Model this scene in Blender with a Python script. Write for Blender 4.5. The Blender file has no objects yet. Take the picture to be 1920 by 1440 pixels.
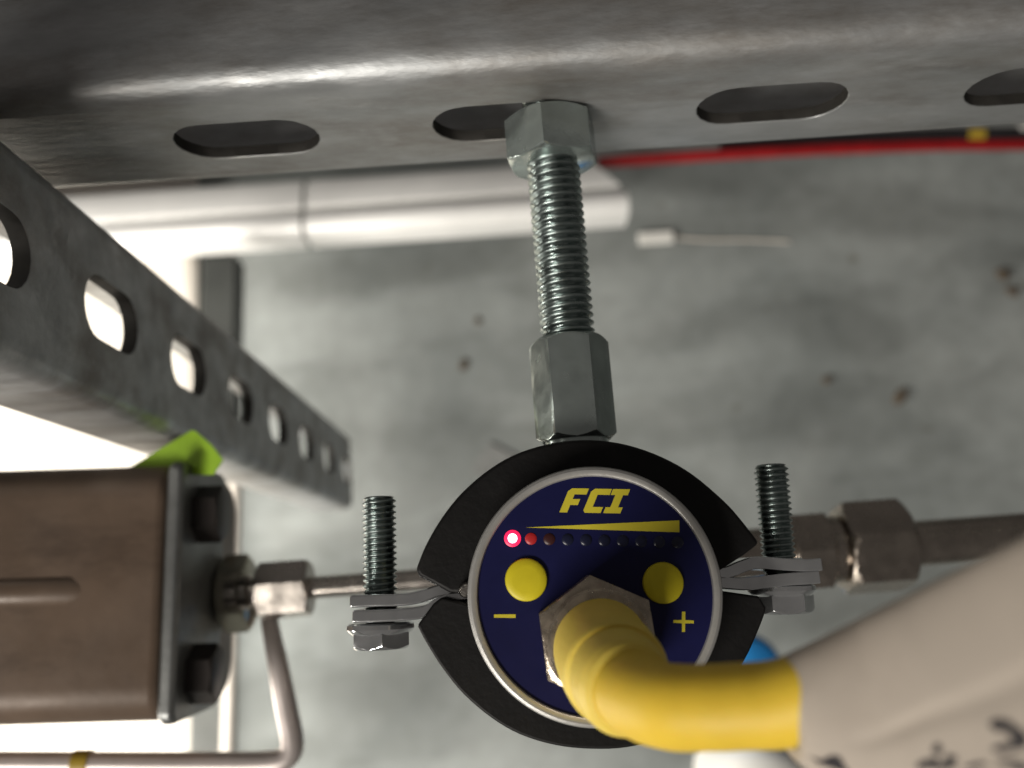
import bpy, bmesh, math, random
from mathutils import Vector, Matrix
random.seed(7)
SC = bpy.context.scene
COL = SC.collection

# ------------------------------------------------------------------ camera
# Lengths below are in millimetres from the lens, z up; the floor lies 800 mm below the lens.
H = 800.0
F = 1747.0
VPX, VPY, PSI = 959.3, 1081.6, 0.0717          # where plumb lines meet in the photograph, and the yaw of the steel
n = Vector((VPX - 960, -(VPY - 720), -F)).normalized()
Zc = -n
X0 = (Vector((1, 0, 0)) - Zc * Zc.x).normalized()
Y0 = Zc.cross(X0)
Xc = X0 * math.cos(PSI) + Y0 * math.sin(PSI)
Yc = Zc.cross(Xc)
RT = Matrix((Xc, Yc, Zc))                        # camera space -> world space

def at(x, y, d):
    """The point d mm below the lens on the horizontal plane, seen at photo pixel x, y."""
    w = RT @ Vector(((x - 960) / F, -(y - 720) / F, -1))
    return w * (d / -w.z)

def pix(p):
    c = RT.transposed() @ Vector(p)
    return (960 + F * c.x / -c.z, 720 - F * c.y / -c.z)

cam = bpy.data.cameras.new("camera")
camo = bpy.data.objects.new("camera", cam)
COL.objects.link(camo)
cam.sensor_fit = 'HORIZONTAL'
cam.sensor_width = 4.54
cam.lens = F / 1920 * 4.54
cam.clip_start = 0.005
cam.clip_end = 50
cam.dof.use_dof = True
cam.dof.focus_distance = 0.150
cam.dof.aperture_fstop = 1.7
camo.matrix_world = Matrix.Translation((0, 0, H / 1000)) @ RT.to_4x4()
SC.camera = camo

# ------------------------------------------------------------------ world and lamps
w = bpy.data.worlds.new("World")
SC.world = w
w.use_nodes = True
bg = w.node_tree.nodes["Background"]
bg.inputs[0].default_value = (1.0, 0.93, 0.87, 1)
bg.inputs[1].default_value = 0.085
SC.view_settings.view_transform = 'Standard'
SC.view_settings.look = 'None'
SC.view_settings.exposure = 0
SC.view_settings.gamma = 1

def area(name, loc, target, sx, sy, power, col):
    l = bpy.data.lights.new(name, 'AREA')
    l.shape = 'RECTANGLE'; l.size = sx / 1000; l.size_y = sy / 1000
    l.energy = power; l.color = col
    o = bpy.data.objects.new(name, l); COL.objects.link(o)
    a = Vector(loc) ; b = Vector(target)
    o.location = ((a.x) / 1000, a.y / 1000, (a.z + H) / 1000)
    o.rotation_euler = (b - a).to_track_quat('-Z', 'Y').to_euler()
    return o
area("ceiling_lamp", (-780, -900, 720), (0, 0, -250), 900, 160, 20.5, (1.0, 0.95, 0.87))
area("bench_lamp", (-520, -100, -420), (-240, 70, -760), 500, 200, 7.4, (1.0, 0.95, 0.86))

# ------------------------------------------------------------------ helpers
ORG = {}
def tag(o, label=None, cat=None, group=None, kind=None):
    if label: o['label'] = label
    if cat: o['category'] = cat
    if group: o['group'] = group
    if kind: o['kind'] = kind
    return o

def thing(name, loc, label, cat, group=None):
    o = bpy.data.objects.new(name, None)
    COL.objects.link(o)
    o.empty_display_size = 0.01
    loc = Vector(loc)
    o.location = (loc.x / 1000, loc.y / 1000, (loc.z + H) / 1000)
    ORG[o.name] = loc
    return tag(o, label, cat, group)

class MB:
    def __init__(s): s.v = []; s.f = []; s.second = set()
    def add(s, vs, fs):
        b = len(s.v)
        s.v += [Vector(p) for p in vs]
        s.f += [tuple(b + i for i in f) for f in fs]
        return s
    def box(s, a, b):
        x0, y0, z0 = a; x1, y1, z1 = b
        vs = [(x, y, z) for x in (x0, x1) for y in (y0, y1) for z in (z0, z1)]
        return s.add(vs, [(0, 1, 3, 2), (4, 6, 7, 5), (0, 4, 5, 1), (2, 3, 7, 6), (0, 2, 6, 4), (1, 5, 7, 3)])
    def prism(s, pts, d, inset=None):
        """polygon pts (3-D, planar) swept along vector d; inset = (amount, drop) rounds the first rim"""
        d = Vector(d); pts = [Vector(p) for p in pts]; k = len(pts)
        s.add(pts + [p + d for p in pts],
              [tuple(range(k)), tuple(range(2 * k - 1, k - 1, -1))] + [(i, i + k, (i + 1) % k + k, (i + 1) % k) for i in range(k)])
        return s
    def rings(s, rs, cap0=True, cap1=True, closed=True):
        k = len(rs[0]); vs = [p for r in rs for p in r]; fs = []
        for j in range(len(rs) - 1):
            for i in range(k if closed else k - 1):
                a, b = j * k + i, j * k + (i + 1) % k
                fs.append((a, b, b + k, a + k))
        if cap0: fs.append(tuple(range(k - 1, -1, -1)))
        if cap1: fs.append(tuple(range((len(rs) - 1) * k, len(rs) * k)))
        return s.add(vs, fs)
    def lathe(s, o, ax, prof, seg=48, ref=None, cap=True):
        """prof = [(distance along ax, radius)]"""
        o = Vector(o); ax = Vector(ax).normalized()
        u = frame(ax, ref); v = ax.cross(u)
        rs = [[o + ax * t + (u * math.cos(2 * math.pi * i / seg) + v * math.sin(2 * math.pi * i / seg)) * max(r, 1e-3) for i in range(seg)] for t, r in prof]
        return s.rings(rs, cap, cap)
    def hex(s, o, ax, L, af, ref=None, phase=0, c0=True, c1=True, seg=72, drop=1.0):
        """hexagon bar of length L with turned (chamfered) ends"""
        o = Vector(o); ax = Vector(ax).normalized()
        u = frame(ax, ref); v = ax.cross(u)
        ap = af / 2
        def rh(t):
            q = (t + 30) % 60 - 30
            return ap / math.cos(math.radians(q))
        dc = ap * (1 / math.cos(math.radians(30)) - 1)
        nst = 6; ts = []
        for i in range(nst + 1): ts.append((dc * drop * 0.62 * i / nst, c0, i / nst))
        for i in range(nst + 1): ts.append((L - dc * drop * 0.62 * (1 - i / nst), c1, 1 - i / nst))
        rs = []
        for t, ch, q in ts:
            ring = []
            for i in range(seg):
                a = 360 * i / seg
                r = rh(a)
                if ch: r = min(r, ap * 0.97 + (dc + ap * 0.03) * q)
                al = math.radians(a + phase)
                ring.append(o + ax * t + (u * math.cos(al) + v * math.sin(al)) * r)
            rs.append(ring)
        return s.rings(rs)
    def tube(s, path, rad, seg=24, ref=None, smooth=True, cap=True):
        path = [Vector(p) for p in path]
        rad = rad if isinstance(rad, (list, tuple)) else [rad] * len(path)
        if smooth: path, rad = spline(path, rad)
        rs = []; u = None
        for i, p in enumerate(path):
            t = (path[min(i + 1, len(path) - 1)] - path[max(i - 1, 0)]).normalized()
            u = frame(t, ref) if u is None else (u - t * u.dot(t)).normalized()
            v = t.cross(u)
            rs.append([p + (u * math.cos(2 * math.pi * k / seg) + v * math.sin(2 * math.pi * k / seg)) * rad[i] for k in range(seg)])
        return s.rings(rs, cap, cap)
    def thread(s, a, b, r, pitch, depth, seg=36, taper=1.2, per=8):
        a = Vector(a); b = Vector(b); L = (b - a).length; ax = (b - a).normalized()
        u = frame(ax); v = ax.cross(u)
        m = int(L / pitch * per) + 1; rs = []
        for j in range(m + 1):
            t = L * j / m; ring = []
            for i in range(seg):
                ph = (t / pitch - i / seg) % 1.0
                q = abs(ph * 2 - 1)                        # 0 at root, 1 at crest
                q = min(1, max(0, (q - 0.10) / 0.75))
                rr = r - depth * (1 - q)
                rr = min(rr, r - depth + max(0, min(t, L - t)) * 0.9 + 0.02) if taper else rr
                al = 2 * math.pi * i / seg
                ring.append(a + ax * t + (u * math.cos(al) + v * math.sin(al)) * rr)
            rs.append(ring)
        return s.rings(rs)
    def build(s, name, mat, parent=None, loc=None, ang=32, bevel=0, bseg=2, merge=False):
        if loc is None:
            lo = [min(p[i] for p in s.v) for i in range(3)]; hi = [max(p[i] for p in s.v) for i in range(3)]
            loc = Vector([(lo[i] + hi[i]) / 2 for i in range(3)])
            if parent is None: loc.z = lo[2]
        loc = Vector(loc)
        me = bpy.data.meshes.new(name)
        me.from_pydata([(p - loc) / 1000 for p in s.v], [], s.f)
        bm = bmesh.new(); bm.from_mesh(me)
        if merge: bmesh.ops.remove_doubles(bm, verts=bm.verts, dist=2e-6)
        bmesh.ops.recalc_face_normals(bm, faces=bm.faces)
        bm.to_mesh(me); bm.free()
        me.materials.append(mat)
        if s.second:
            me.materials.append(M['edge'])
            for i in s.second: me.polygons[i].material_index = 1
        me.shade_smooth(); me.set_sharp_from_angle(angle=math.radians(ang))
        o = bpy.data.objects.new(name, me); COL.objects.link(o)
        if bevel:
            m = o.modifiers.new("soft edges", 'BEVEL'); m.width = bevel / 1000; m.segments = bseg
            m.limit_method = 'ANGLE'; m.angle_limit = math.radians(35); m.harden_normals = True
        if parent is not None:
            o.parent = parent
            q = loc - ORG[parent.name]; o.location = q / 1000
        else:
            o.location = (loc.x / 1000, loc.y / 1000, (loc.z + H) / 1000)
        ORG[o.name] = loc
        return o

def frame(ax, ref=None):
    ax = Vector(ax).normalized()
    r = Vector(ref) if ref else (Vector((0, 0, 1)) if abs(ax.z) < 0.9 else Vector((1, 0, 0)))
    return (r - ax * r.dot(ax)).normalized()

def spline(P, R, k=8):
    out, ro = [], []
    for i in range(len(P) - 1):
        a = P[max(i - 1, 0)]; b = P[i]; c = P[i + 1]; d = P[min(i + 2, len(P) - 1)]
        for j in range(k):
            t = j / k
            out.append(0.5 * ((2 * b) + (c - a) * t + (2 * a - 5 * b + 4 * c - d) * t * t + (3 * b - a - 3 * c + d) * t ** 3))
            ro.append(R[i] + (R[i + 1] - R[i]) * (t * t * (3 - 2 * t)))
    return out + [P[-1]], ro + [R[-1]]

# ------------------------------------------------------------------ materials
def mat(name, col, rough=0.5, metal=0.0, var=0.0, scale=60.0, bump=0.0, bscale=400.0, stretch=(1, 1, 1), rvar=0.0, spec=0.5, col2=None, coat=0.0, emit=None, emit_s=0.0, sub=0.0):
    m = bpy.data.materials.new(name); m.use_nodes = True
    nt = m.node_tree; N = nt.nodes; L = nt.links
    p = N["Principled BSDF"]
    p.inputs["Base Color"].default_value = (*col, 1)
    p.inputs["Roughness"].default_value = rough
    p.inputs["Metallic"].default_value = metal
    p.inputs["Specular IOR Level"].default_value = spec
    p.inputs["Coat Weight"].default_value = coat
    if sub: 
        p.inputs["Subsurface Weight"].default_value = sub; p.inputs["Subsurface Scale"].default_value = 0.003
    if emit:
        p.inputs["Emission Color"].default_value = (*emit, 1); p.inputs["Emission Strength"].default_value = emit_s
    tc = N.new("ShaderNodeTexCoord"); mp = N.new("ShaderNodeMapping")
    mp.inputs["Scale"].default_value = stretch
    L.new(tc.outputs["Object"], mp.inputs["Vector"])
    if var or col2:
        nz = N.new("ShaderNodeTexNoise"); nz.inputs["Scale"].default_value = scale
        nz.inputs["Detail"].default_value = 8; nz.inputs["Roughness"].default_value = 0.62
        L.new(mp.outputs[0], nz.inputs["Vector"])
        cr = N.new("ShaderNodeValToRGB")
        c2 = col2 or tuple(min(1, c * (1 + var)) for c in col)
        c1 = tuple(c * (1 - var) for c in col) if not col2 else col
        cr.color_ramp.elements[0].color = (*c1, 1); cr.color_ramp.elements[1].color = (*c2, 1)
        cr.color_ramp.elements[0].position = 0.35; cr.color_ramp.elements[1].position = 0.68
        L.new(nz.outputs["Fac"], cr.inputs["Fac"]); L.new(cr.outputs["Color"], p.inputs["Base Color"])
    if rvar:
        nr = N.new("ShaderNodeTexNoise"); nr.inputs["Scale"].default_value = scale * 1.7; nr.inputs["Detail"].default_value = 6
        L.new(mp.outputs[0], nr.inputs["Vector"])
        mr = N.new("ShaderNodeMapRange"); mr.inputs["From Min"].default_value = 0.3; mr.inputs["From Max"].default_value = 0.7
        mr.inputs["To Min"].default_value = rough - rvar; mr.inputs["To Max"].default_value = rough + rvar
        L.new(nr.outputs["Fac"], mr.inputs["Value"]); L.new(mr.outputs[0], p.inputs["Roughness"])
    if bump:
        nb = N.new("ShaderNodeTexNoise"); nb.inputs["Scale"].default_value = bscale; nb.inputs["Detail"].default_value = 5
        L.new(mp.outputs[0], nb.inputs["Vector"])
        b = N.new("ShaderNodeBump"); b.inputs["Strength"].default_value = bump; b.inputs["Distance"].default_value = 0.0004
        L.new(nb.outputs["Fac"], b.inputs["Height"]); L.new(b.outputs[0], p.inputs["Normal"])
    return m

M = dict(
    galv=mat("galvanised steel", (0.44, 0.45, 0.455), 0.48, 0.68, 0.20, 90, 0.5, 420, (0.35, 1, 1), rvar=0.10),
    zinc=mat("bright zinc plate", (0.47, 0.51, 0.50), 0.27, 0.72, 0.14, 150, 0.05, 900, rvar=0.07),
    nutz=mat("polished nut zinc", (0.47, 0.53, 0.51), 0.21, 0.85, 0.14, 150, 0.08, 900, rvar=0.07),
    rod=mat("zinc thread", (0.31, 0.36, 0.35), 0.30, 1.0, 0.2, 200, 0.05, 900, rvar=0.08),
    chrome=mat("nickel plate", (0.62, 0.58, 0.53), 0.22, 1.0, 0.12, 160, 0.1, 700, rvar=0.08),
    steel=mat("stainless steel", (0.58, 0.53, 0.48), 0.24, 1.0, 0.10, 120, 0.05, 600, rvar=0.06),
    fitting=mat("brownish stainless", (0.42, 0.37, 0.32), 0.27, 1.0, 0.12, 120, 0.05, 600, rvar=0.06),
    tubing=mat("satin stainless tube", (0.66, 0.59, 0.56), 0.42, 0.6, 0.08, 120),
    alu=mat("satin aluminium", (0.56, 0.55, 0.53), 0.36, 0.6, 0.08, 200, 0.1, 800),
    chromed=mat("polished zinc", (0.72, 0.73, 0.74), 0.14, 0.9, 0.10, 180, rvar=0.05),
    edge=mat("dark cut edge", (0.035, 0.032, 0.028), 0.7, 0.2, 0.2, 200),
    plugnut=mat("warm nickel", (0.46, 0.39, 0.31), 0.30, 0.9, 0.3, 220, 0.3, 900, rvar=0.1),
    olive=mat("tarnished steel", (0.44, 0.41, 0.33), 0.26, 1.0, 0.15, 120, 0.05, 600),
    brown=mat("brown enamel", (0.150, 0.104, 0.074), 0.42, 0.1, 0.16, 45, 0.14, 350, rvar=0.08),
    cap=mat("cast end plate", (0.25, 0.255, 0.25), 0.42, 0.8, 0.2, 90, 0.15, 400),
    dark=mat("blackened steel", (0.045, 0.038, 0.035), 0.4, 0.6, 0.2, 120),
    rubber=mat("black rubber", (0.0065, 0.006, 0.006), 0.55, 0, 0.25, 160, 0.2, 900, spec=0.28),
    blue=mat("dark blue label film", (0.008, 0.009, 0.056), 0.42, 0, 0.14, 90, 0.03, 900, spec=0.25),
    yprint=mat("yellow print", (0.66, 0.56, 0.035), 0.5, 0, 0.06, 200),
    ybutton=mat("yellow button", (0.70, 0.59, 0.02), 0.42, 0, 0.05, 200, spec=0.4),
    ycable=mat("yellow moulding", (0.84, 0.63, 0.11), 0.50, 0, 0.04, 120, 0.12, 1400, spec=0.35, sub=0.1),
    ycable2=mat("yellow cable sheath", (0.82, 0.56, 0.05), 0.50, 0, 0.04, 120, 0.12, 1400, spec=0.35, sub=0.1),
    lens=mat("dark led lens", (0.010, 0.012, 0.035), 0.3, 0, spec=0.4),
    led=mat("lit red led", (0.8, 0.05, 0.05), 0.4, emit=(1.0, 0.30, 0.36), emit_s=9),
    led_halo=mat("red led halo lens", (0.6, 0.02, 0.06), 0.4, emit=(1.0, 0.015, 0.10), emit_s=1.1),  # lens emission stands in for the red halo round the lit die
    led_spill=mat("red spill led", (0.3, 0.02, 0.02), 0.4, emit=(1.0, 0.015, 0.02), emit_s=0.13),  # unlit window; red spill from the first led put into its emission
    led_spill_faint=mat("faint red spill led", (0.035, 0.01, 0.01), 0.4, emit=(1.0, 0.02, 0.02), emit_s=0.006),  # weaker spill from the first led, also put into emission
    paper=mat("beige label film", (0.46, 0.40, 0.34), 0.6, 0, 0.05, 60, 0.05, 300, spec=0.3),
    ink=mat("black ink", (0.02, 0.016, 0.02), 0.6),
    wtrunk=mat("silvery white cladding", (0.84, 0.835, 0.82), 0.32, 0.15, 0.04, 30),
    white=mat("white plastic", (0.80, 0.79, 0.75), 0.38, 0, 0.04, 30),
    sheet=mat("white sheet", (0.77, 0.72, 0.65), 0.6, 0, 0.05, 12, 0.1, 40),
    green=mat("lime green tape", (0.30, 0.50, 0.025), 0.55, 0, 0.15, 60),
    gbar=mat("grey painted steel", (0.07, 0.074, 0.07), 0.5, 0.3, 0.15, 30),
    pale=mat("pale conduit", (0.62, 0.57, 0.51), 0.5, 0, 0.08, 40),
    red=mat("red hose", (0.30, 0.005, 0.008), 0.45, 0, 0.15, 60),
    black=mat("black cable sheath", (0.014, 0.012, 0.014), 0.5, 0, 0.2, 60),
    ytape=mat("yellow tape", (0.42, 0.29, 0.03), 0.5),
    bluep=mat("bright blue plastic", (0.02, 0.24, 0.62), 0.45, 0, 0.06, 60),
    chip=mat("brown debris", (0.10, 0.078, 0.055), 0.8, 0, 0.4, 300),
    tab=mat("dull grey tab", (0.20, 0.205, 0.20), 0.7, 0, 0.15, 60),
)

def wear(m, col, scale, stretch, lo, hi, amount):
    """brownish handling stains over a material's own colour"""
    nt = m.node_tree; N = nt.nodes; L = nt.links; p = N["Principled BSDF"]
    src = p.inputs["Base Color"].links[0].from_socket
    tc = N.new("ShaderNodeTexCoord"); mp = N.new("ShaderNodeMapping"); mp.inputs["Scale"].default_value = stretch
    nz = N.new("ShaderNodeTexNoise"); nz.inputs["Scale"].default_value = scale; nz.inputs["Detail"].default_value = 7; nz.inputs["Roughness"].default_value = 0.7
    r = N.new("ShaderNodeMapRange"); r.inputs["From Min"].default_value = lo; r.inputs["From Max"].default_value = hi; r.inputs["To Max"].default_value = amount
    x = N.new("ShaderNodeMix"); x.data_type = 'RGBA'; x.inputs[7].default_value = (*col, 1)
    L.new(tc.outputs["Object"], mp.inputs["Vector"]); L.new(mp.outputs[0], nz.inputs["Vector"]); L.new(nz.outputs["Fac"], r.inputs["Value"])
    L.new(r.outputs[0], x.inputs[0]); L.new(src, x.inputs[6]); L.new(x.outputs[2], p.inputs["Base Color"])
wear(M['galv'], (0.21, 0.18, 0.15), 38, (0.4, 1, 1), 0.45, 0.65, 0.65)
wear(M['galv'], (0.55, 0.55, 0.56), 130, (0.3, 1, 1), 0.58, 0.72, 0.6)
wear(M['blue'], (0.16, 0.16, 0.22), 420, (1, 1, 1), 0.71, 0.76, 0.7)
wear(M['rubber'], (0.018, 0.017, 0.016), 60, (1, 1, 1), 0.55, 0.75, 0.7)
wear(M['brown'], (0.035, 0.022, 0.016), 30, (0.5, 1.4, 1), 0.52, 0.70, 0.6)
wear(M['paper'], (0.36, 0.30, 0.25), 45, (1, 1, 1), 0.55, 0.75, 0.4)
wear(M['ycable'], (0.55, 0.40, 0.10), 110, (1, 1, 1), 0.58, 0.75, 0.35)
wear(M['ycable2'], (0.52, 0.36, 0.06), 110, (1, 1, 1), 0.58, 0.75, 0.35)

def floor_mat():
    m = bpy.data.materials.new("floor concrete"); m.use_nodes = True
    nt = m.node_tree; N = nt.nodes; L = nt.links; p = N["Principled BSDF"]
    p.inputs["Roughness"].default_value = 0.72; p.inputs["Specular IOR Level"].default_value = 0.25
    tc = N.new("ShaderNodeTexCoord")
    def noise(scale, detail, rot, st, dist=0.0):
        mp = N.new("ShaderNodeMapping"); mp.inputs["Rotation"].default_value = (0, 0, math.radians(rot)); mp.inputs["Scale"].default_value = st
        L.new(tc.outputs["Object"], mp.inputs["Vector"])
        nz = N.new("ShaderNodeTexNoise"); nz.inputs["Scale"].default_value = scale; nz.inputs["Detail"].default_value = detail; nz.inputs["Distortion"].default_value = dist
        L.new(mp.outputs[0], nz.inputs["Vector"]); return nz.outputs["Fac"]
    def ramp(fac, a, b, ca, cb):
        r = N.new("ShaderNodeValToRGB"); r.color_ramp.elements[0].position = a; r.color_ramp.elements[1].position = b
        r.color_ramp.elements[0].color = (*ca, 1); r.color_ramp.elements[1].color = (*cb, 1); L.new(fac, r.inputs[0]); return r.outputs[0]
    def mul(a, b, f=1.0):
        x = N.new("ShaderNodeMix"); x.data_type = 'RGBA'; x.blend_type = 'MULTIPLY'; x.inputs[0].default_value = f
        L.new(a, x.inputs[6]); L.new(b, x.inputs[7]); return x.outputs[2]
    base = ramp(noise(5.5, 4, 20, (1, 1, 1), 0.6), 0.32, 0.68, (0.215, 0.235, 0.232), (0.375, 0.397, 0.39))
    st = ramp(noise(10, 3, -38, (0.5, 1.5, 1), 0.8), 0.34, 0.60, (0.52, 0.52, 0.51), (1, 1, 1))
    fine = ramp(noise(60, 6, 0, (1, 1, 1)), 0.3, 0.7, (0.86, 0.86, 0.85), (1, 1, 1))
    sp = ramp(noise(26, 2, 0, (1, 1, 1)), 0.24, 0.30, (0.60, 0.55, 0.47), (1, 1, 1))
    c = mul(mul(mul(base, st, 0.68), fine), sp, 0.9)
    L.new(c, p.inputs["Base Color"])
    b = N.new("ShaderNodeBump"); b.inputs["Strength"].default_value = 0.3; b.inputs["Distance"].default_value = 0.002
    L.new(noise(30, 6, 0, (1, 1, 1)), b.inputs["Height"]); L.new(b.outputs[0], p.inputs["Normal"])
    return m

# ------------------------------------------------------------------ the floor
o = MB().add([(-2500, -2500, -H), (2500, -2500, -H), (2500, 2500, -H), (-2500, 2500, -H)], [(0, 1, 2, 3)]).build("floor", floor_mat())
tag(o, kind='structure')

# ------------------------------------------------------------------ slotted steel channels
def channel(root, O, u, v, w, k0, k1, tail=25.0, depth=21.0, R=3.2, T=2.4, HH=20.5, solid=-99):
    """41 mm channel; O = middle of slot 0 on the outer face, u along, v across, w outward"""
    O, u, v, w = Vector(O), Vector(u), Vector(v), Vector(w)
    P = lambda a, b, c: O + u * a + v * b + w * c
    hv = HH - R; sl, sr = 7.0, 7.0
    mb = MB()
    angs = sorted(set([round(2 * math.pi * i / 40, 6) for i in range(40)]))
    def stadium(t):
        c, s = math.cos(t), math.sin(t)
        if abs(s) > 1e-6:
            r = sr / abs(s)
            if abs(r * c) <= sl: return r * c, r * s
        sx = sl * (1 if c > 0 else -1)
        # circle centre sx
        B = -2 * sx * c; Cc = sx * sx - sr * sr
        r = (-B + math.sqrt(B * B - 4 * Cc)) / 2
        return r * c, r * s
    for k in range(k0, k1 + 1):
        xr = tail if k == k1 else 25.0
        if k <= solid:                                   # unpunched length
            q = [P(50 * k + a, b, c) for c in (0, -T) for a, b in ((-25, -hv), (xr, -hv), (xr, hv), (-25, hv))]
            mb.add(q, [(0, 1, 2, 3), (7, 6, 5, 4)]); continue
        cs = [math.atan2(hv, xr), math.atan2(hv, -25), math.atan2(-hv, -25) + 2 * math.pi, math.atan2(-hv, xr) + 2 * math.pi]
        A = sorted(angs + cs); m = len(A)
        def rect(t):
            c, s = math.cos(t), math.sin(t)
            lim = (xr if c > 0 else 25.0)
            r = min(lim / abs(c) if abs(c) > 1e-9 else 1e9, hv / abs(s) if abs(s) > 1e-9 else 1e9)
            return r * c, r * s
        vs = []
        for t in A:
            a, b = stadium(t); e, f = rect(t)
            # small rounded lip where the slot was punched
            ca, cb = a * 1.0, b * 1.0
            g = math.hypot(a, b); a2, b2 = a * (1 + 0.12 / g), b * (1 + 0.12 / g)
            vs += [P(50 * k + e, f, 0), P(50 * k + a2, b2, 0), P(50 * k + ca, cb, -0.12), P(50 * k + ca, cb, -T), P(50 * k + e, f, -T)]
        fs = []
        for i in range(m):
            j = (i + 1) % m
            for q in range(4):
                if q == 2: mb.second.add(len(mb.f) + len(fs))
                fs.append((i * 5 + q, j * 5 + q, j * 5 + q + 1, i * 5 + q + 1))
        mb.add(vs, fs)
    a0, a1 = 50 * k0 - 25, 50 * k1 + tail
    for sgn in (1, -1):
        out = [(hv, 0)] + [(hv + R * math.sin(math.radians(q)), -R + R * math.cos(math.radians(q))) for q in (15, 30, 45, 60, 75)] + [(HH, -R)]
        lip = 3.4
        out += [(HH, -depth + 1.5), (HH - 0.6, -depth + 0.5), (HH - 1.5, -depth), (HH - lip, -depth), (HH - lip, -depth + T), (HH - T, -depth + T)]
        ri = R - T
        out += [(HH - T, -R)] + [(hv + ri * math.sin(math.radians(q)), -R + ri * math.cos(math.radians(q))) for q in (60, 30)] + [(hv, -T)]
        r0 = [P(a0, sgn * b, c) for b, c in out]; r1 = [P(a1, sgn * b, c) for b, c in out]
        k = len(out)
        mb.add(r0 + r1, [tuple(range(k)), tuple(range(2 * k - 1, k - 1, -1))] + [(i, i + k, (i + 1) % k + k, (i + 1) % k) for i in range(k)])
    for a in (a0, a1):
        mb.add([P(a, -hv, 0), P(a, hv, 0), P(a, hv, -T), P(a, -hv, -T)], [(0, 1, 2, 3)])
    return mb

BY, BZ, BX = 84.3, -163.0, -44.9
ub = Vector((1, -0.026, 0.055)).normalized(); wb = (Vector((0, -1, 0)) - ub * ub.dot(Vector((0, -1, 0)))).normalized()
o = channel(None, Vector((BX, BY, BZ)) - Vector((0, -0.026, 0.055)) * 58, ub, ub.cross(Vector(wb)) * 1, wb, -6, 10, R=5.4, HH=19.6, solid=-1).build("slotted_steel_channel", M['galv'], ang=40, merge=False)
tag(o, "horizontal galvanised slotted steel channel across the top, carrying the threaded rod", "steel channel", "slotted steel channels")
SX, SY, SZ = -83.9, 62.8, -199.0
o = channel(None, (SX, SY, SZ), (0, 0, -1), (0, 1, 0), (1, 0, 0), -2, 6, tail=12.0, depth=21, T=3.5, R=4.2).build("slotted_steel_channel", M['galv'], ang=40)
tag(o, "upright slotted steel channel running down past the lime green tape towards the floor", "steel channel", "slotted steel channels")

# ------------------------------------------------------------------ hanger: nut, rod, long coupling nut
RX = 13.2
o = MB().hex((RX, BY - 0.3, BZ), (0, -1, 0), 9.0, 15.6, ref=(0, 0, 1), phase=-17).build("hex_nut", M['nutz'])
tag(o, "short zinc hex nut at the top of the rod against the slotted channel", "nut")
o = MB().thread((RX, 108, BZ), (RX, 33, BZ), 4.95, 1.5, 0.85).build("threaded_rod", M['rod'], ang=70)
tag(o, "zinc plated threaded rod hanging between short hex nut and long coupling nut", "threaded rod")
o = MB().hex((RX, 41.2, BZ - 0.5), (0, -1, 0), 18.6, 12.4, ref=(0, 0, 1), phase=4, drop=1.7).lathe((RX, 23.2, BZ - 0.5), (0, -1, 0), [(0, 5.6), (6, 5.6)], 32).build("coupling_nut", M['nutz'])
tag(o, "long zinc hex coupling nut standing on the black rubber clamp", "coupling nut")

# ------------------------------------------------------------------ pipe clamp
CX, CY = 12.7, -3.5
ZF, ZB = -152.5, -176.0
def P2(pts, d): return [at(x, y, d) for x, y in pts]
upper = [(779, 1069), (798, 1022), (829, 969), (869, 920), (922, 876), (976, 847), (1042, 829), (1109, 824), (1176, 833), (1242, 856), (1300, 889), (1358, 938), (1390, 973), (1425, 1018)]
lower = [(782, 1173), (798, 1204), (829, 1253), (869, 1302), (922, 1347), (976, 1378), (1042, 1398), (1109, 1405), (1176, 1402), (1240, 1385), (1295, 1355), (1350, 1305), (1397, 1238), (1425, 1177), (1438, 1141)]
root = thing("pipe_clamp", (CX, CY, ZB), "black rubber lined two piece pipe clamp with bolted ears around the blue dial", "pipe clamp")
def arc(a0, a1, r, k=30):
    return [Vector((CX + r * math.cos(math.radians(a0 + (a1 - a0) * i / k)), CY + r * math.sin(math.radians(a0 + (a1 - a0) * i / k)), ZF)) for i in range(k + 1)]
def half(outer, endpts_r, a0, a1, endpts_l, sgn):
    o3, _ = spline([Vector(p) for p in P2(outer, -ZF)], [1] * len(outer), 4)
    poly = o3 + P2(endpts_r, -ZF) + arc(a0, a1, 18.6) + P2(endpts_l, -ZF)
    return MB().prism(poly, (0, 0, ZB - ZF))
half(upper, [(1397, 1040)], 3, 177, [(843, 1111), (786, 1081)], 1).build("rubber_liner", M['rubber'], root, ang=40, bevel=0.7, bseg=3)
half(lower, [(1425, 1118)], -2, -178, [(829, 1119), (812, 1132)], -1).build("rubber_liner", M['rubber'], root, ang=40, bevel=0.7, bseg=3)

def strip(px, d0, thick, depth):
    """bent steel strip: px = its centre line seen from above at depth d0"""
    c, _ = spline([at(x, y, d0) for x, y in px], [1] * len(px), 6)
    L_, R_ = [], []
    for i, p in enumerate(c):
        t = (c[min(i + 1, len(c) - 1)] - c[max(i - 1, 0)]).normalized()
        nn = Vector((-t.y, t.x, 0)) * thick / 2
        L_.append(p + nn); R_.append(p - nn)
    return MB().prism(L_ + R_[::-1], (0, 0, -depth))
E0, ED = 158.0, 12.0
strip([(890, 1102), (850, 1106), (820, 1109), (795, 1117), (760, 1124), (705, 1126), (655, 1128)], E0, 2.05, ED).build("ear", M['chromed'], root, bevel=0.8, bseg=4)
strip([(890, 1114), (850, 1118), (824, 1131), (800, 1146), (765, 1152), (705, 1155), (660, 1156)], E0, 2.05, ED).build("ear", M['chromed'], root, bevel=0.8, bseg=4)
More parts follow.
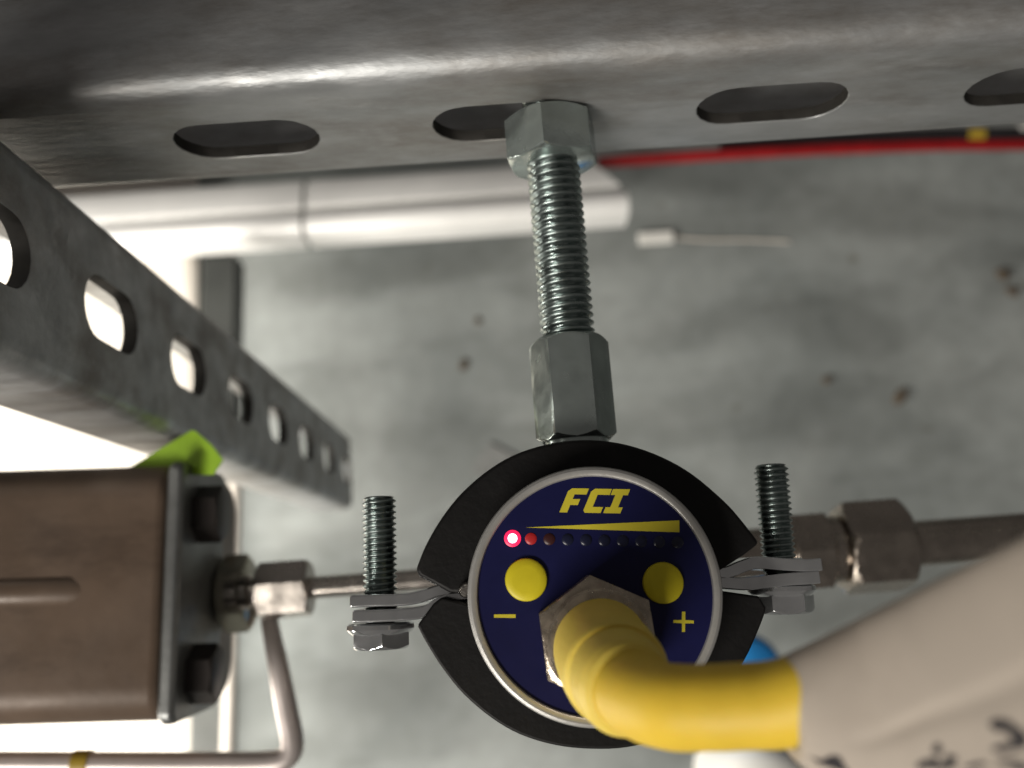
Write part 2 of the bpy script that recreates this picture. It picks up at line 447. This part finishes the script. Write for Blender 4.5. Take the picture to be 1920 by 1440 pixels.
strip([(1335, 1074), (1362, 1074), (1392, 1062), (1420, 1055), (1470, 1058), (1510, 1060), (1542, 1058)], E0, 2.05, ED).build("ear", M['chromed'], root, bevel=0.8, bseg=4)
strip([(1335, 1090), (1366, 1093), (1400, 1095), (1435, 1091), (1480, 1086), (1515, 1084), (1538, 1082)], E0, 2.05, ED).build("ear", M['chromed'], root, bevel=0.8, bseg=4)
# side screws
def clamp_bolt(top, mid, hd0, hd1, d, r, ph):
    a = at(*top, d); b = at(*mid, d)
    ax = (b - a).normalized()
    s = at(*hd0, d); e = at(*hd1, d)
    s = a + ax * (s - a).dot(ax); L = (e - s).dot(ax)
    bo = MB().thread(a, s, r, 1.0, 0.55, taper=1).build("clamp_bolt", M['rod'], root, ang=70)
    hm = MB()
    hm.lathe(s, ax, [(0, 5.2), (0.3, 5.7), (1.0, 5.75), (1.5, 5.4), (1.9, 4.9)], 48)
    hm.hex(s + ax * 1.7, ax, L - 1.7, 9.2, ref=(0, 0, 1), phase=ph, c0=False, drop=1.5)
    hm.build("bolt_head", M['chromed'], bo)
    # thick washer nut between shank and ear
    MB().lathe(s - ax * 4.4, ax, [(0, 3.6), (0.25, 4.2), (0.8, 4.2)], 40).build("washer", M['chromed'], bo)
clamp_bolt((711, 932), (713, 1110), (719, 1167), (719, 1216), 164.0, 2.95, 20)
clamp_bolt((1445, 872), (1460, 1043), (1466, 1096), (1472, 1150), 164.0, 2.95, 4)
# the welded steel corner between the rubber ends, left of the dial
q = at(874, 1106, 150.0)
MB().lathe(q + Vector((0, 0, -6)), (0, 0, 1), [(0, 1.3), (4.8, 1.3), (5.6, 1.0), (6.0, 0.5)], 20).build("corner_lug", M['chrome'], root)

# ------------------------------------------------------------------ the flow switch
ZD = -147.6                                      # the printed dial
fs = thing("flow_switch", (CX, CY, -262), "round flow switch with dark blue dial, yellow buttons and one lit red lamp", "flow switch")
MB().lathe((CX, CY, -245), (0, 0, 1), [(0, 12), (12, 12), (20, 16), (24, 18.2), (96, 18.2)], 72).build("housing", M['steel'], fs)
RB = 19.75
MB().lathe((CX, CY, -149.6), (0, 0, 1), [(0, 18.3), (0, RB - 0.3), (0.3, RB), (1.9, RB), (2.35, RB - 0.2), (2.6, RB - 0.6), (2.6, RB - 1.1), (2.4, RB - 1.45), (2.1, RB - 1.6), (1.4, RB - 1.65)], 128, cap=False).build("bezel", M['alu'], fs)
dial = MB().lathe((CX, CY, ZD - 0.5), (0, 0, 1), [(0, RB - 1.2), (0.5, RB - 1.2)], 128).build("dial", M['blue'], fs)
DP = -ZD - 0.04
def flat(name, px, m, parent, d=DP, t=0.12):
    return MB().prism(P2(px, d), (0, 0, -t)).build(name, m, parent)
def zz(pts): return [(900 + x / 4.115, 850 + y / 4.115) for x, y in pts]
def let(pts, x0=612, y0=455, sh=0.415, rise=0.018):
    """letter outline given in upright units, sheared like the print"""
    return zz([(x0 + x + sh * y, y0 - y + rise * x) for x, y in pts])
flat("letter", let([(0, 0), (60, 0), (60, 58), (118, 58), (118, 104), (60, 104), (60, 140), (152, 140), (152, 186), (22, 186), (0, 164)]), M['yprint'], dial)
flat("letter", let([(178, 18), (196, 0), (318, 0), (318, 46), (238, 46), (238, 140), (330, 140), (330, 186), (200, 186), (178, 164)]), M['yprint'], dial)
flat("letter", let([(338, 0), (470, 0), (470, 46), (434, 46), (434, 140), (470, 140), (470, 186), (338, 186), (338, 140), (374, 140), (374, 46), (338, 46)]), M['yprint'], dial)
flat("wedge_scale", zz([(350, 572), (1538, 517), (1538, 609)]), M['yprint'], dial)
flat("minus_sign", zz([(108, 1243), (275, 1242), (275, 1270), (108, 1268)]), M['yprint'], dial)
flat("plus_sign", zz([(1558, 1222), (1584, 1222), (1584, 1286), (1650, 1290), (1650, 1312), (1583, 1312), (1582, 1378), (1558, 1378), (1558, 1312), (1492, 1308), (1492, 1286), (1558, 1286)]), M['yprint'], dial)
for px, lab in (((986.5, 1087), None), ((1243, 1093), None)):
    c = at(*px, -ZD)
    r = 3.28 if px[0] < 1100 else 3.18
    MB().lathe(c + Vector((0, 0, -0.2)), (0, 0, 1), [(0, r), (0.45, r), (0.75, r - 0.12), (0.95, r - 0.45), (1.05, r * 0.6), (1.1, 0.02)], 56).build("button", M['ybutton'], fs)
for i in range(10):
    c = at(961 + 34.4 * i, 1009.5 + 0.85 * i, -ZD)
    m = M['led_halo'] if i == 0 else M['led_spill'] if i == 1 else M['led_spill_faint'] if i == 2 else M['lens']
    r = 1.32 if i == 0 else 0.92  # first lens oversized so its glow carries the halo
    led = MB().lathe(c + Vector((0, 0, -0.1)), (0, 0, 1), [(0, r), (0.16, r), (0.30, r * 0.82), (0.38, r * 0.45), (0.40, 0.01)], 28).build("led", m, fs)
    if i == 0:
        led['label'] = "brightly lit red lamp"
        MB().lathe(c + Vector((0, 0, -0.02)), (0, 0, 1), [(0, 0.74), (0.40, 0.74), (0.52, 0.56), (0.6, 0.3), (0.62, 0.01)], 24).build("light_die", M['led'], led)
    elif i < 3: led['label'] = "unlit lamp with red spill put into its glow"
MB().box((CX - 17, -14, -276), (CX + 17, 16, -240.5)).build("process_block", M['steel'], fs, bevel=2.0, bseg=3)

# ------------------------------------------------------------------ plug and cable
HX, HY = 1117, 1196
hc = at(HX, HY, 147.2)
cb = thing("cable_plug", hc, "yellow moulded cable plug with nickel hex nut screwed into the blue dial", "cable plug")
mb = MB()
mb.hex(hc + Vector((0, 0, -0.3)), (0, 0, 1), 6.2, 16.4, ref=(0, 1, 0), phase=33, c0=False, drop=0.9)
mb.build("coupling_nut", M['plugnut'], cb)
MB().lathe(hc + Vector((0.1, -0.2, 5.6)), (0, 0, 1), [(0, 7.7), (1.3, 7.7), (1.7, 7.3), (1.8, 6.6)], 48).build("knurled_collar", M['plugnut'], cb)
P0 = hc + Vector((0.3, -0.5, 5.0))
path = [P0, at(1136, 1232, 133), at(1166, 1278, 124)]
path_c = [at(1150, 1256, 126.5), at(1172, 1286, 119.5), at(1208, 1311, 112.0), at(1262, 1325, 106.5), at(1330, 1326, 103.5), at(1400, 1323, 101.5), at(1470, 1318, 99.5), at(1580, 1290, 96)]
MB().tube([P0, at(1130, 1222, 138), at(1143, 1244, 130), at(1155, 1262, 124.6), at(1158, 1267, 123.4), at(1160, 1270, 122.7)], [6.9, 7.0, 7.0, 6.85, 6.4, 5.4], 48).build("moulded_body", M['ycable'], cb, ang=50)
MB().tube([at(1152, 1258, 126.0), at(1163, 1276, 121.2), at(1174, 1288, 118.4), at(1180, 1294, 117.0), at(1184, 1297, 116.2)], [6.2, 6.15, 6.0, 5.6, 4.9], 48).build("strain_relief", M['ycable'], cb, ang=50)
MB().tube(path_c, [4.9, 4.9, 4.7, 4.55, 4.4, 4.35, 4.35, 4.3], 40).build("cable", M['ycable2'], cb, ang=50)

# ------------------------------------------------------------------ wrapped label
secs = [((1449, 1242), (1484, 1404), 99.5, 4.6), ((1472, 1231), (1490, 1424), 98.5, 4.7), ((1500, 1217), (1520, 1452), 97, 4.8), ((1590, 1172), (1612, 1488), 93, 4.8), ((1690, 1122), (1712, 1500), 88, 4.8), ((1810, 1062), (1842, 1550), 82, 4.8), ((1940, 998), (1975, 1600), 76, 4.8), ((2120, 905), (2160, 1680), 68, 4.8)]
lb = thing("cable_label", at(1460, 1320, 104), "large beige label wrapped around the yellow cable with black print along its edge", "label")
SEC = []
for a, b, d, th in secs: SEC.append((at(*a, d), at(*b, d), th))
def lab_pt(s, t):
    """s along the sleeve 0..7, t round it (0..1 on the camera side, top edge to bottom edge)"""
    i = min(int(s), len(SEC) - 2); f = s - i
    a = SEC[i][0].lerp(SEC[i + 1][0], f); b = SEC[i][1].lerp(SEC[i + 1][1], f); th = SEC[i][2] + (SEC[i + 1][2] - SEC[i][2]) * f
    c = (a + b) / 2; h = (a - b) / 2
    al = math.pi * t
    z = math.sin(al); z = math.copysign(abs(z) ** 0.8, z) * th
    fold = 0.6 * math.exp(-((t - (0.76 - 0.056 * s)) / 0.03) ** 2) * min(1, max(0, (s - 2.4) / 1.2))
    return c + h * math.cos(al) + Vector((0, 0, 1)) * (z - (fold if 0 < t < 1 else 0))
NS, NT = 56, 128
rings = [[lab_pt(7 * i / NS, 2 * j / NT) for j in range(NT)] for i in range(NS + 1)]
MB().rings(rings, False, False).build("sleeve", M['paper'], lb, ang=60)
grid = [(7 * i / 60, 0.3 + 0.7 * j / 60) for i in range(61) for j in range(61)]
gp = [(pix(lab_pt(*g)), g) for g in grid]
def on_label(x, y):
    # nearest grid point, then one local refinement
    g = min(gp, key=lambda q: (q[0][0] - x) ** 2 + (q[0][1] - y) ** 2)[1]
    st = 0.05
    for _ in range(14):
        best = None
        for ds in (-1, 0, 1):
            for dt in (-1, 0, 1):
                gg = (min(7, max(0, g[0] + ds * st)), min(1, max(0.2, g[1] + dt * st * 0.15)))
                p = pix(lab_pt(*gg)); e = (p[0] - x) ** 2 + (p[1] - y) ** 2
                if best is None or e < best[0]: best = (e, gg)
        g = best[1]; st *= 0.75
    p = lab_pt(*g)
    return p + (-p).normalized() * 0.12
def mark(pts):
    c = (sum(p[0] for p in pts) / len(pts), sum(p[1] for p in pts) / len(pts))
    P = [on_label(*c)] + [on_label(*p) for p in pts]; k = len(pts)
    MB().add(P, [(0, 1 + i, 1 + (i + 1) % k) for i in range(k)]).build("print_shade_mark", M['ink'], lb)
mark([(1492, 1402), (1505, 1408), (1520, 1420), (1540, 1425), (1560, 1416), (1575, 1420), (1592, 1450), (1560, 1470), (1515, 1462), (1494, 1440)])  # shadow gap inside the label, drawn as a flat dark patch
def blobs(bl):
    """one smudged character built from overlapping dabs of ink (x, y, half width, half height, tilt)"""
    mb = MB()
    for x, y, rx, ry, r in bl:
        k = 14; c, sn = math.cos(math.radians(r)), math.sin(math.radians(r)); pts = []
        for i in range(k):
            t = 2 * math.pi * i / k; q = random.uniform(0.82, 1.15)
            pts.append(on_label(x + q * (rx * math.cos(t) * c - ry * math.sin(t) * sn), y + q * (rx * math.cos(t) * sn + ry * math.sin(t) * c)))
        mb.add([on_label(x, y)] + pts, [(0, 1 + i, 1 + (i + 1) % k) for i in range(k)])
    mb.build("print_shade_mark", M['ink'], lb)
blobs([(1876, 1360, 24, 13, 8), (1908, 1378, 24, 13, 35), (1886, 1402, 30, 8, -12), (1912, 1396, 14, 10, 0)])
blobs([(1757, 1405, 9, 10, 0), (1782, 1423, 13, 8, 10), (1740, 1432, 22, 9, -18), (1765, 1438, 26, 7, 5)])
blobs([(1830, 1436, 22, 5, -10), (1890, 1430, 26, 6, -8), (1915, 1442, 20, 8, 0)])

# ------------------------------------------------------------------ process line: left and right fittings
LY, LZ = 1.0, -258.0
def lx(px, d=258.0):
    """x of the line where the photograph shows pixel column px"""
    y = 1068 - (px - 974) * 0.0665
    return at(px, y, d).x
X_ = (1, 0, 0)
f = thing("compression_fitting", (lx(1600), LY, LZ), "brownish steel compression fitting joining the right tube behind the clamp bolt", "pipe fitting", "compression fittings on the pipe line")
MB().hex((lx(1470), LY, LZ), X_, lx(1548) - lx(1470), 19.6, ref=(0, 0, 1), phase=30).build("hex_body", M['fitting'], f)
MB().lathe((CX + 16.9, LY, LZ), X_, [(0, 7.2), (lx(1470) - CX - 16.8, 7.2)], 36).build("stem", M['fitting'], f)
MB().lathe((lx(1546), LY, LZ), X_, [(0, 8.6), (0.4, 9.0), (3.2, 9.0), (3.6, 7.6), (9, 7.6)], 40).build("neck", M['fitting'], f)
MB().hex((lx(1574), LY, LZ), X_, lx(1694) - lx(1574), 22.3, ref=(0, 0, 1), phase=16, drop=1.4).build("nut", M['fitting'], f)
o = MB().tube([(lx(1690), LY, LZ), (lx(1900), LY, LZ), (lx(2600), LY, LZ)], 6.1, 40, smooth=False).build("steel_tube", M['fitting'])
tag(o, "thick steel tube leaving the right compression fitting and passing under the beige label", "tube")
# left hand compression fitting and tubes
o = MB().tube([(lx(572), LY, LZ), (lx(700), LY, LZ), (CX - 16, LY, LZ)], 2.95, 32, smooth=False).build("steel_tube", M['steel'])
tag(o, "thin straight steel tube between the left fitting and the left clamp bolt", "tube")
f = thing("compression_fitting", (lx(530), LY, LZ), "small shiny compression fitting between the brown actuator and thin straight tube", "pipe fitting", "compression fittings on the pipe line")
MB().hex((lx(486), LY, LZ), X_, lx(583) - lx(486), 13.8, ref=(0, 0, 1), phase=18, drop=1.3).build("nut", M['steel'], f)
MB().lathe((lx(425), LY, LZ), X_, [(0, 3.6), (3, 3.6), (4.0, 4.6), (6.2, 4.8), (7.0, 3.9), (lx(490) - lx(425), 3.9)], 36).build("neck", M['steel'], f)
c = Vector((lx(402), LY, LZ - 8))
MB().hex(c, X_, lx(456) - lx(402), 18.5, ref=(0, 0, 1), phase=0).build("hex_body", M['olive'], f)
# brown actuator
ay, az = 3.0, -262.0
xe = lx(301, 231)
act = thing("brown_actuator", (xe, ay, az), "dark brown block shaped actuator with grey bolted end plate lying at the left", "actuator")
act.rotation_euler = (0, 0, math.radians(-2.4))
def rrect(x, h, zt, zb, r):
    pts = []
    for cy, cz, a0 in ((ay + h - r, zt - r, 0), (ay - h + r, zt - r, 90), (ay - h + r, zb + r, 180), (ay + h - r, zb + r, 270)):
        pts += [Vector((x, cy + r * math.cos(math.radians(a0 + 9 * i)), cz + r * math.sin(math.radians(a0 + 9 * i)))) for i in range(11)]
    return pts
def crown(ring, k=0.9):
    """the broad faces bulge slightly"""
    return [Vector((p.x, p.y, p.z + k * (1 - ((p.y - ay) / 31.5) ** 2) * (1 if p.z > -250 else 0))) for p in ring]
rr = [crown(rrect(-420, 31.3, -231.6, -293, 9)), crown(rrect(xe - 2.5, 31.3, -231.6, -293, 9)), crown(rrect(xe - 0.8, 30.8, -232.1, -292.4, 9)), crown(rrect(xe, 29.6, -233.3, -291.4, 9))]
MB().rings(rr).build("barrel", M['brown'], act, ang=50)
MB().tube([(-420, ay + 0.5, -233.9), (-150, ay + 0.5, -233.9), (lx(122, 230), ay + 0.5, -233.9), (lx(146, 230), ay + 0.5, -235.0), (lx(150, 230), ay + 0.5, -237)], [4.3, 4.3, 4.3, 3.6, 2.0], 28, smooth=False).build("rib", M['brown'], act, ang=50)
# end plate: flat flange with rounded corners; two bolt heads stand proud of its end face
xp = lx(334, 231)
MB().prism(rrect(xe + 0.05, 31.6, -231.2, -267.0, 3.5), (xp - xe - 0.05, 0, 0)).build("end_plate", M['cap'], act, ang=40, bevel=1.6, bseg=4)
for py in (962, 1262):
    c = at(375, py, 243)
    MB().hex((xp + 0.05, c.y, -244.5), X_, 6.4, 12.8, ref=(0, 0, 1), phase=0, c0=False).build("bolt_head", M['dark'], act)

# thin bent tube under the fitting
D2 = 268
o = MB().tube([at(498, 1118, 276), at(508, 1180, 272), at(522, 1250, D2), at(537, 1330, D2), at(547, 1380, D2), at(546, 1408, D2), at(530, 1425, D2), at(500, 1430, D2), at(440, 1432, D2), at(300, 1432, D2), at(100, 1431, D2), at(-120, 1430, D2), at(-500, 1428, D2)], [2.3, 2.5, 2.8] + [3.1] * 10, 28).build("bent_tube", M['tubing'])
tag(o, "thin steel tube bent to a right angle at the lower left corner", "tube")
o = MB().tube([at(140, 1431, D2), at(170, 1431, D2)], 3.5, 28, smooth=False).build("tape_band", M['ytape'])
tag(o, "narrow yellow tape band round the bent tube near the lower left edge", "tape")

# lime green tape
g1 = [at(x, y, 239) for x, y in ((168, 915), (250, 872), (358, 807), (372, 813), (352, 912))]
g2 = [at(358, 807, 239), at(366, 808, 238.5), at(396, 834, 237), at(418, 862, 236), at(400, 890, 236.5), at(340, 890, 239)]
mb = MB().prism(g1, (0, 0, -0.7))
mb.add([p + Vector((0, 0, q)) for q in (0.05, -0.6) for p in g2], [tuple(range(6)), tuple(range(11, 5, -1))] + [(i, i + 6, (i + 1) % 6 + 6, (i + 1) % 6) for i in range(6)])
o = mb.build("tape_flag", M['green'], ang=20)
tag(o, "lime green tape flag sticking up between the brown actuator and slotted channel", "tape")

# ------------------------------------------------------------------ far, low things
# white box trunking with a round nose, in two lengths
def trunk(name, p0, p1, d, parent, endcut=0.0):
    a = at(p0[0], p0[1], d); b = at(p1[0], p1[1], d)
    prof = [(0, -28), (0, -13), (1.5, -11), (3, -10), (25, -1), (27, -1), (28, -5), (30, -6), (31.5, -5)]
    prof += [(42 - 10.8 * math.cos(math.radians(q)), -6 + 10.8 * math.sin(math.radians(q))) for q in range(8, 181, 12)] + [(52.8, -28)]
    r0, r1 = [], []
    for dy, dz in prof:
        r0.append(Vector((a.x, a.y - dy, a.z + dz)))
        r1.append(Vector((b.x - endcut * max(0, 1 - dy / 34), b.y - dy, b.z + dz)))
    return MB().rings([r0, r1]).build(name, M['wtrunk'], parent, ang=35)
tr = thing("white_trunking", at(565, 400, 700), "white plastic trunking with round nose lying on the floor behind the channel", "trunking")
DT = 700
yT = at(565, 326, DT)
def onT(x): # pixel column -> (px, py) along the trunking's rear edge
    p = at(x, 326, DT); 
    for _ in range(4):
        q = pix((p.x, yT.y, -DT)); p = p + Vector(((x - q[0]) * DT / F, 0, 0)); p.y = yT.y
    return pix((p.x, yT.y, -DT))
trunk("length", onT(-500), onT(561), DT, tr)
trunk("length", onT(570), onT(1168), DT, tr, endcut=26)
# white sheet at the left, lit from beside
pts = []
mbs = MB()
ys = [300, 480, 640, 742, 800, 838, 900, 1000, 1150, 1300, 1450, 1700, 2000]
zs = [0, 0, 0, 1, 3, 9, 3, 2, 0, 2, 0, 0, 0]
cols = [-900, -500, -250, 0, 130, 250, 340, 372]
vs = []
for i, (y, z) in enumerate(zip(ys, zs)):
    for x in cols:
        p = at(x, y + (x - 150) * 0.12, 770); vs.append((p.x, p.y, p.z + z * (1 if x < 300 else 0.4)))
k = len(cols)
mbs.add(vs, [(r * k + c_, r * k + c_ + 1, (r + 1) * k + c_ + 1, (r + 1) * k + c_) for r in range(len(ys) - 1) for c_ in range(k - 1)])
o = mbs.build("white_sheet", M['sheet'], ang=60)
so = o.modifiers.new("thickness", 'SOLIDIFY'); so.thickness = 0.002; so.offset = -1
tag(o, "brightly lit white plastic sheet spread on the floor at the left edge", "plastic sheet")
# grey bar
a = at(410, 478, 660); b = at(386, 1560, 660)
dirv = (b - a).normalized(); sd = Vector((-dirv.y, dirv.x, 0)) * 12.8
o = MB().prism([a + sd, b + sd, b - sd, a - sd], (0, 0, -24)).build("grey_bar", M['gbar'], bevel=2.0, bseg=3)
tag(o, "dark grey steel bar lying low behind the brown actuator and upright channel", "steel bar")
a = at(443, 850, 652); b = at(423, 1560, 652)
o = MB().tube([a, b], 4.6, 20, smooth=False).build("pale_conduit", M['pale'])
tag(o, "slim pale conduit running beside the dark grey bar", "conduit")
# red hose and black cable under the horizontal channel
o = MB().tube([at(1120, 306, 720), at(1300, 293, 718), at(1550, 280, 716), at(1750, 273, 716), at(1920, 271, 718), at(2300, 264, 720)], 4.7, 24).build("red_hose", M['red'])
tag(o, "bright red hose running along under the right part of the horizontal channel", "hose")
bc = MB().tube([at(1350, 276, 726), at(1550, 262, 722), at(1750, 252, 718), at(1920, 250, 716), at(2300, 244, 716)], 5.6, 24).build("black_cable", M['black'])
tag(bc, "black cable lying beside the red hose at the right edge", "cable")
MB().tube([at(1812, 252.5, 717), at(1842, 252, 717)], 6.2, 24, smooth=False).build("tape_band", M['ytape'], bc)
MB().tube([at(1908, 246, 716), at(1940, 246, 716)], 5.9, 24, smooth=False).build("tape_band", M['white'], bc)
# pale strip with a thin cord
st = thing("cable_tie", at(1230, 446, 798), "small off white cable tie on the floor right of the trunking end", "cable tie")
c = at(1230, 446, 797)
MB().box((c.x - 16, c.y - 5.5, -799.6), (c.x + 16, c.y + 5.5, -795)).build("head", M['white'], st, bevel=1.2)
MB().tube([at(1266, 446, 799), at(1330, 450, 799), at(1400, 450, 799), at(1480, 453, 799)], 1.0, 10).build("tail", M['pale'], st)
# grey tab behind the clamp
p = P2([(918, 828), (990, 866), (950, 925), (882, 884)], 797)
o = MB().prism(p, (0, 0, -2.5)).build("grey_tab", M['tab'], bevel=1.0)
tag(o, "small dull grey square plate on the floor behind the clamp's upper left", "plate")
# blue and white round plastics
c = at(1404, 1262, 560)
o = MB().lathe((c.x, c.y, -620), (0, 0, 1), [(0, 22), (52, 22), (57, 20.5), (60, 17), (60.5, 0.1)], 40).build("blue_cap", M['bluep'], ang=40)
tag(o, "bright blue round plastic cap peeping out between black clamp and beige label", "cap")
c = at(1452, 1496, 560)
o = MB().lathe((c.x, c.y, -640), (0, 0, 1), [(0, 30), (60, 30), (72, 27), (79, 18), (81, 0.1)], 40).build("round_plastic_lid", M['white'], ang=40)
tag(o, "white round plastic lid at the bottom edge under the yellow cable", "lid")
# debris on the floor
def chip(x, y, r, el, rot, label):
    c = at(x, y, 799.5); k = 10; mb = MB()
    ring0 = []; ring1 = []
    for i in range(k):
        t = 2 * math.pi * i / k; q = r * random.uniform(0.75, 1.2)
        e = Vector((q * math.cos(t) * el, q * math.sin(t), 0)); e = Matrix.Rotation(math.radians(rot), 3, 'Z') @ e
        ring0.append(Vector((c.x, c.y, -799.9)) + e); ring1.append(Vector((c.x, c.y, -799.9 + r * 0.8)) + e * 0.62)
    o = mb.rings([ring0, ring1]).build("debris_chip", M['chip'])
    tag(o, label, "debris", "brown chips lying on the concrete floor")
chip(870, 682, 4.4, 1.3, 60, "brown chip on the floor left of the long coupling nut")
chip(896, 601, 3.2, 1.2, 10, "smallest brown chip on the floor, left of the threaded rod's lower half")
chip(1550, 713, 4.2, 1.2, 30, "round brown chip on the floor above the right clamp bolt")
chip(1690, 744, 5.2, 1.8, 55, "largest elongated brown chip on the floor above the right pipe fitting")
chip(1880, 514, 5.6, 1.2, -20, "brown chip on the floor nearest the right edge of the picture, upper of two")
chip(1898, 546, 4.4, 1.4, -40, "brown chip just below another one near the right edge of the picture")
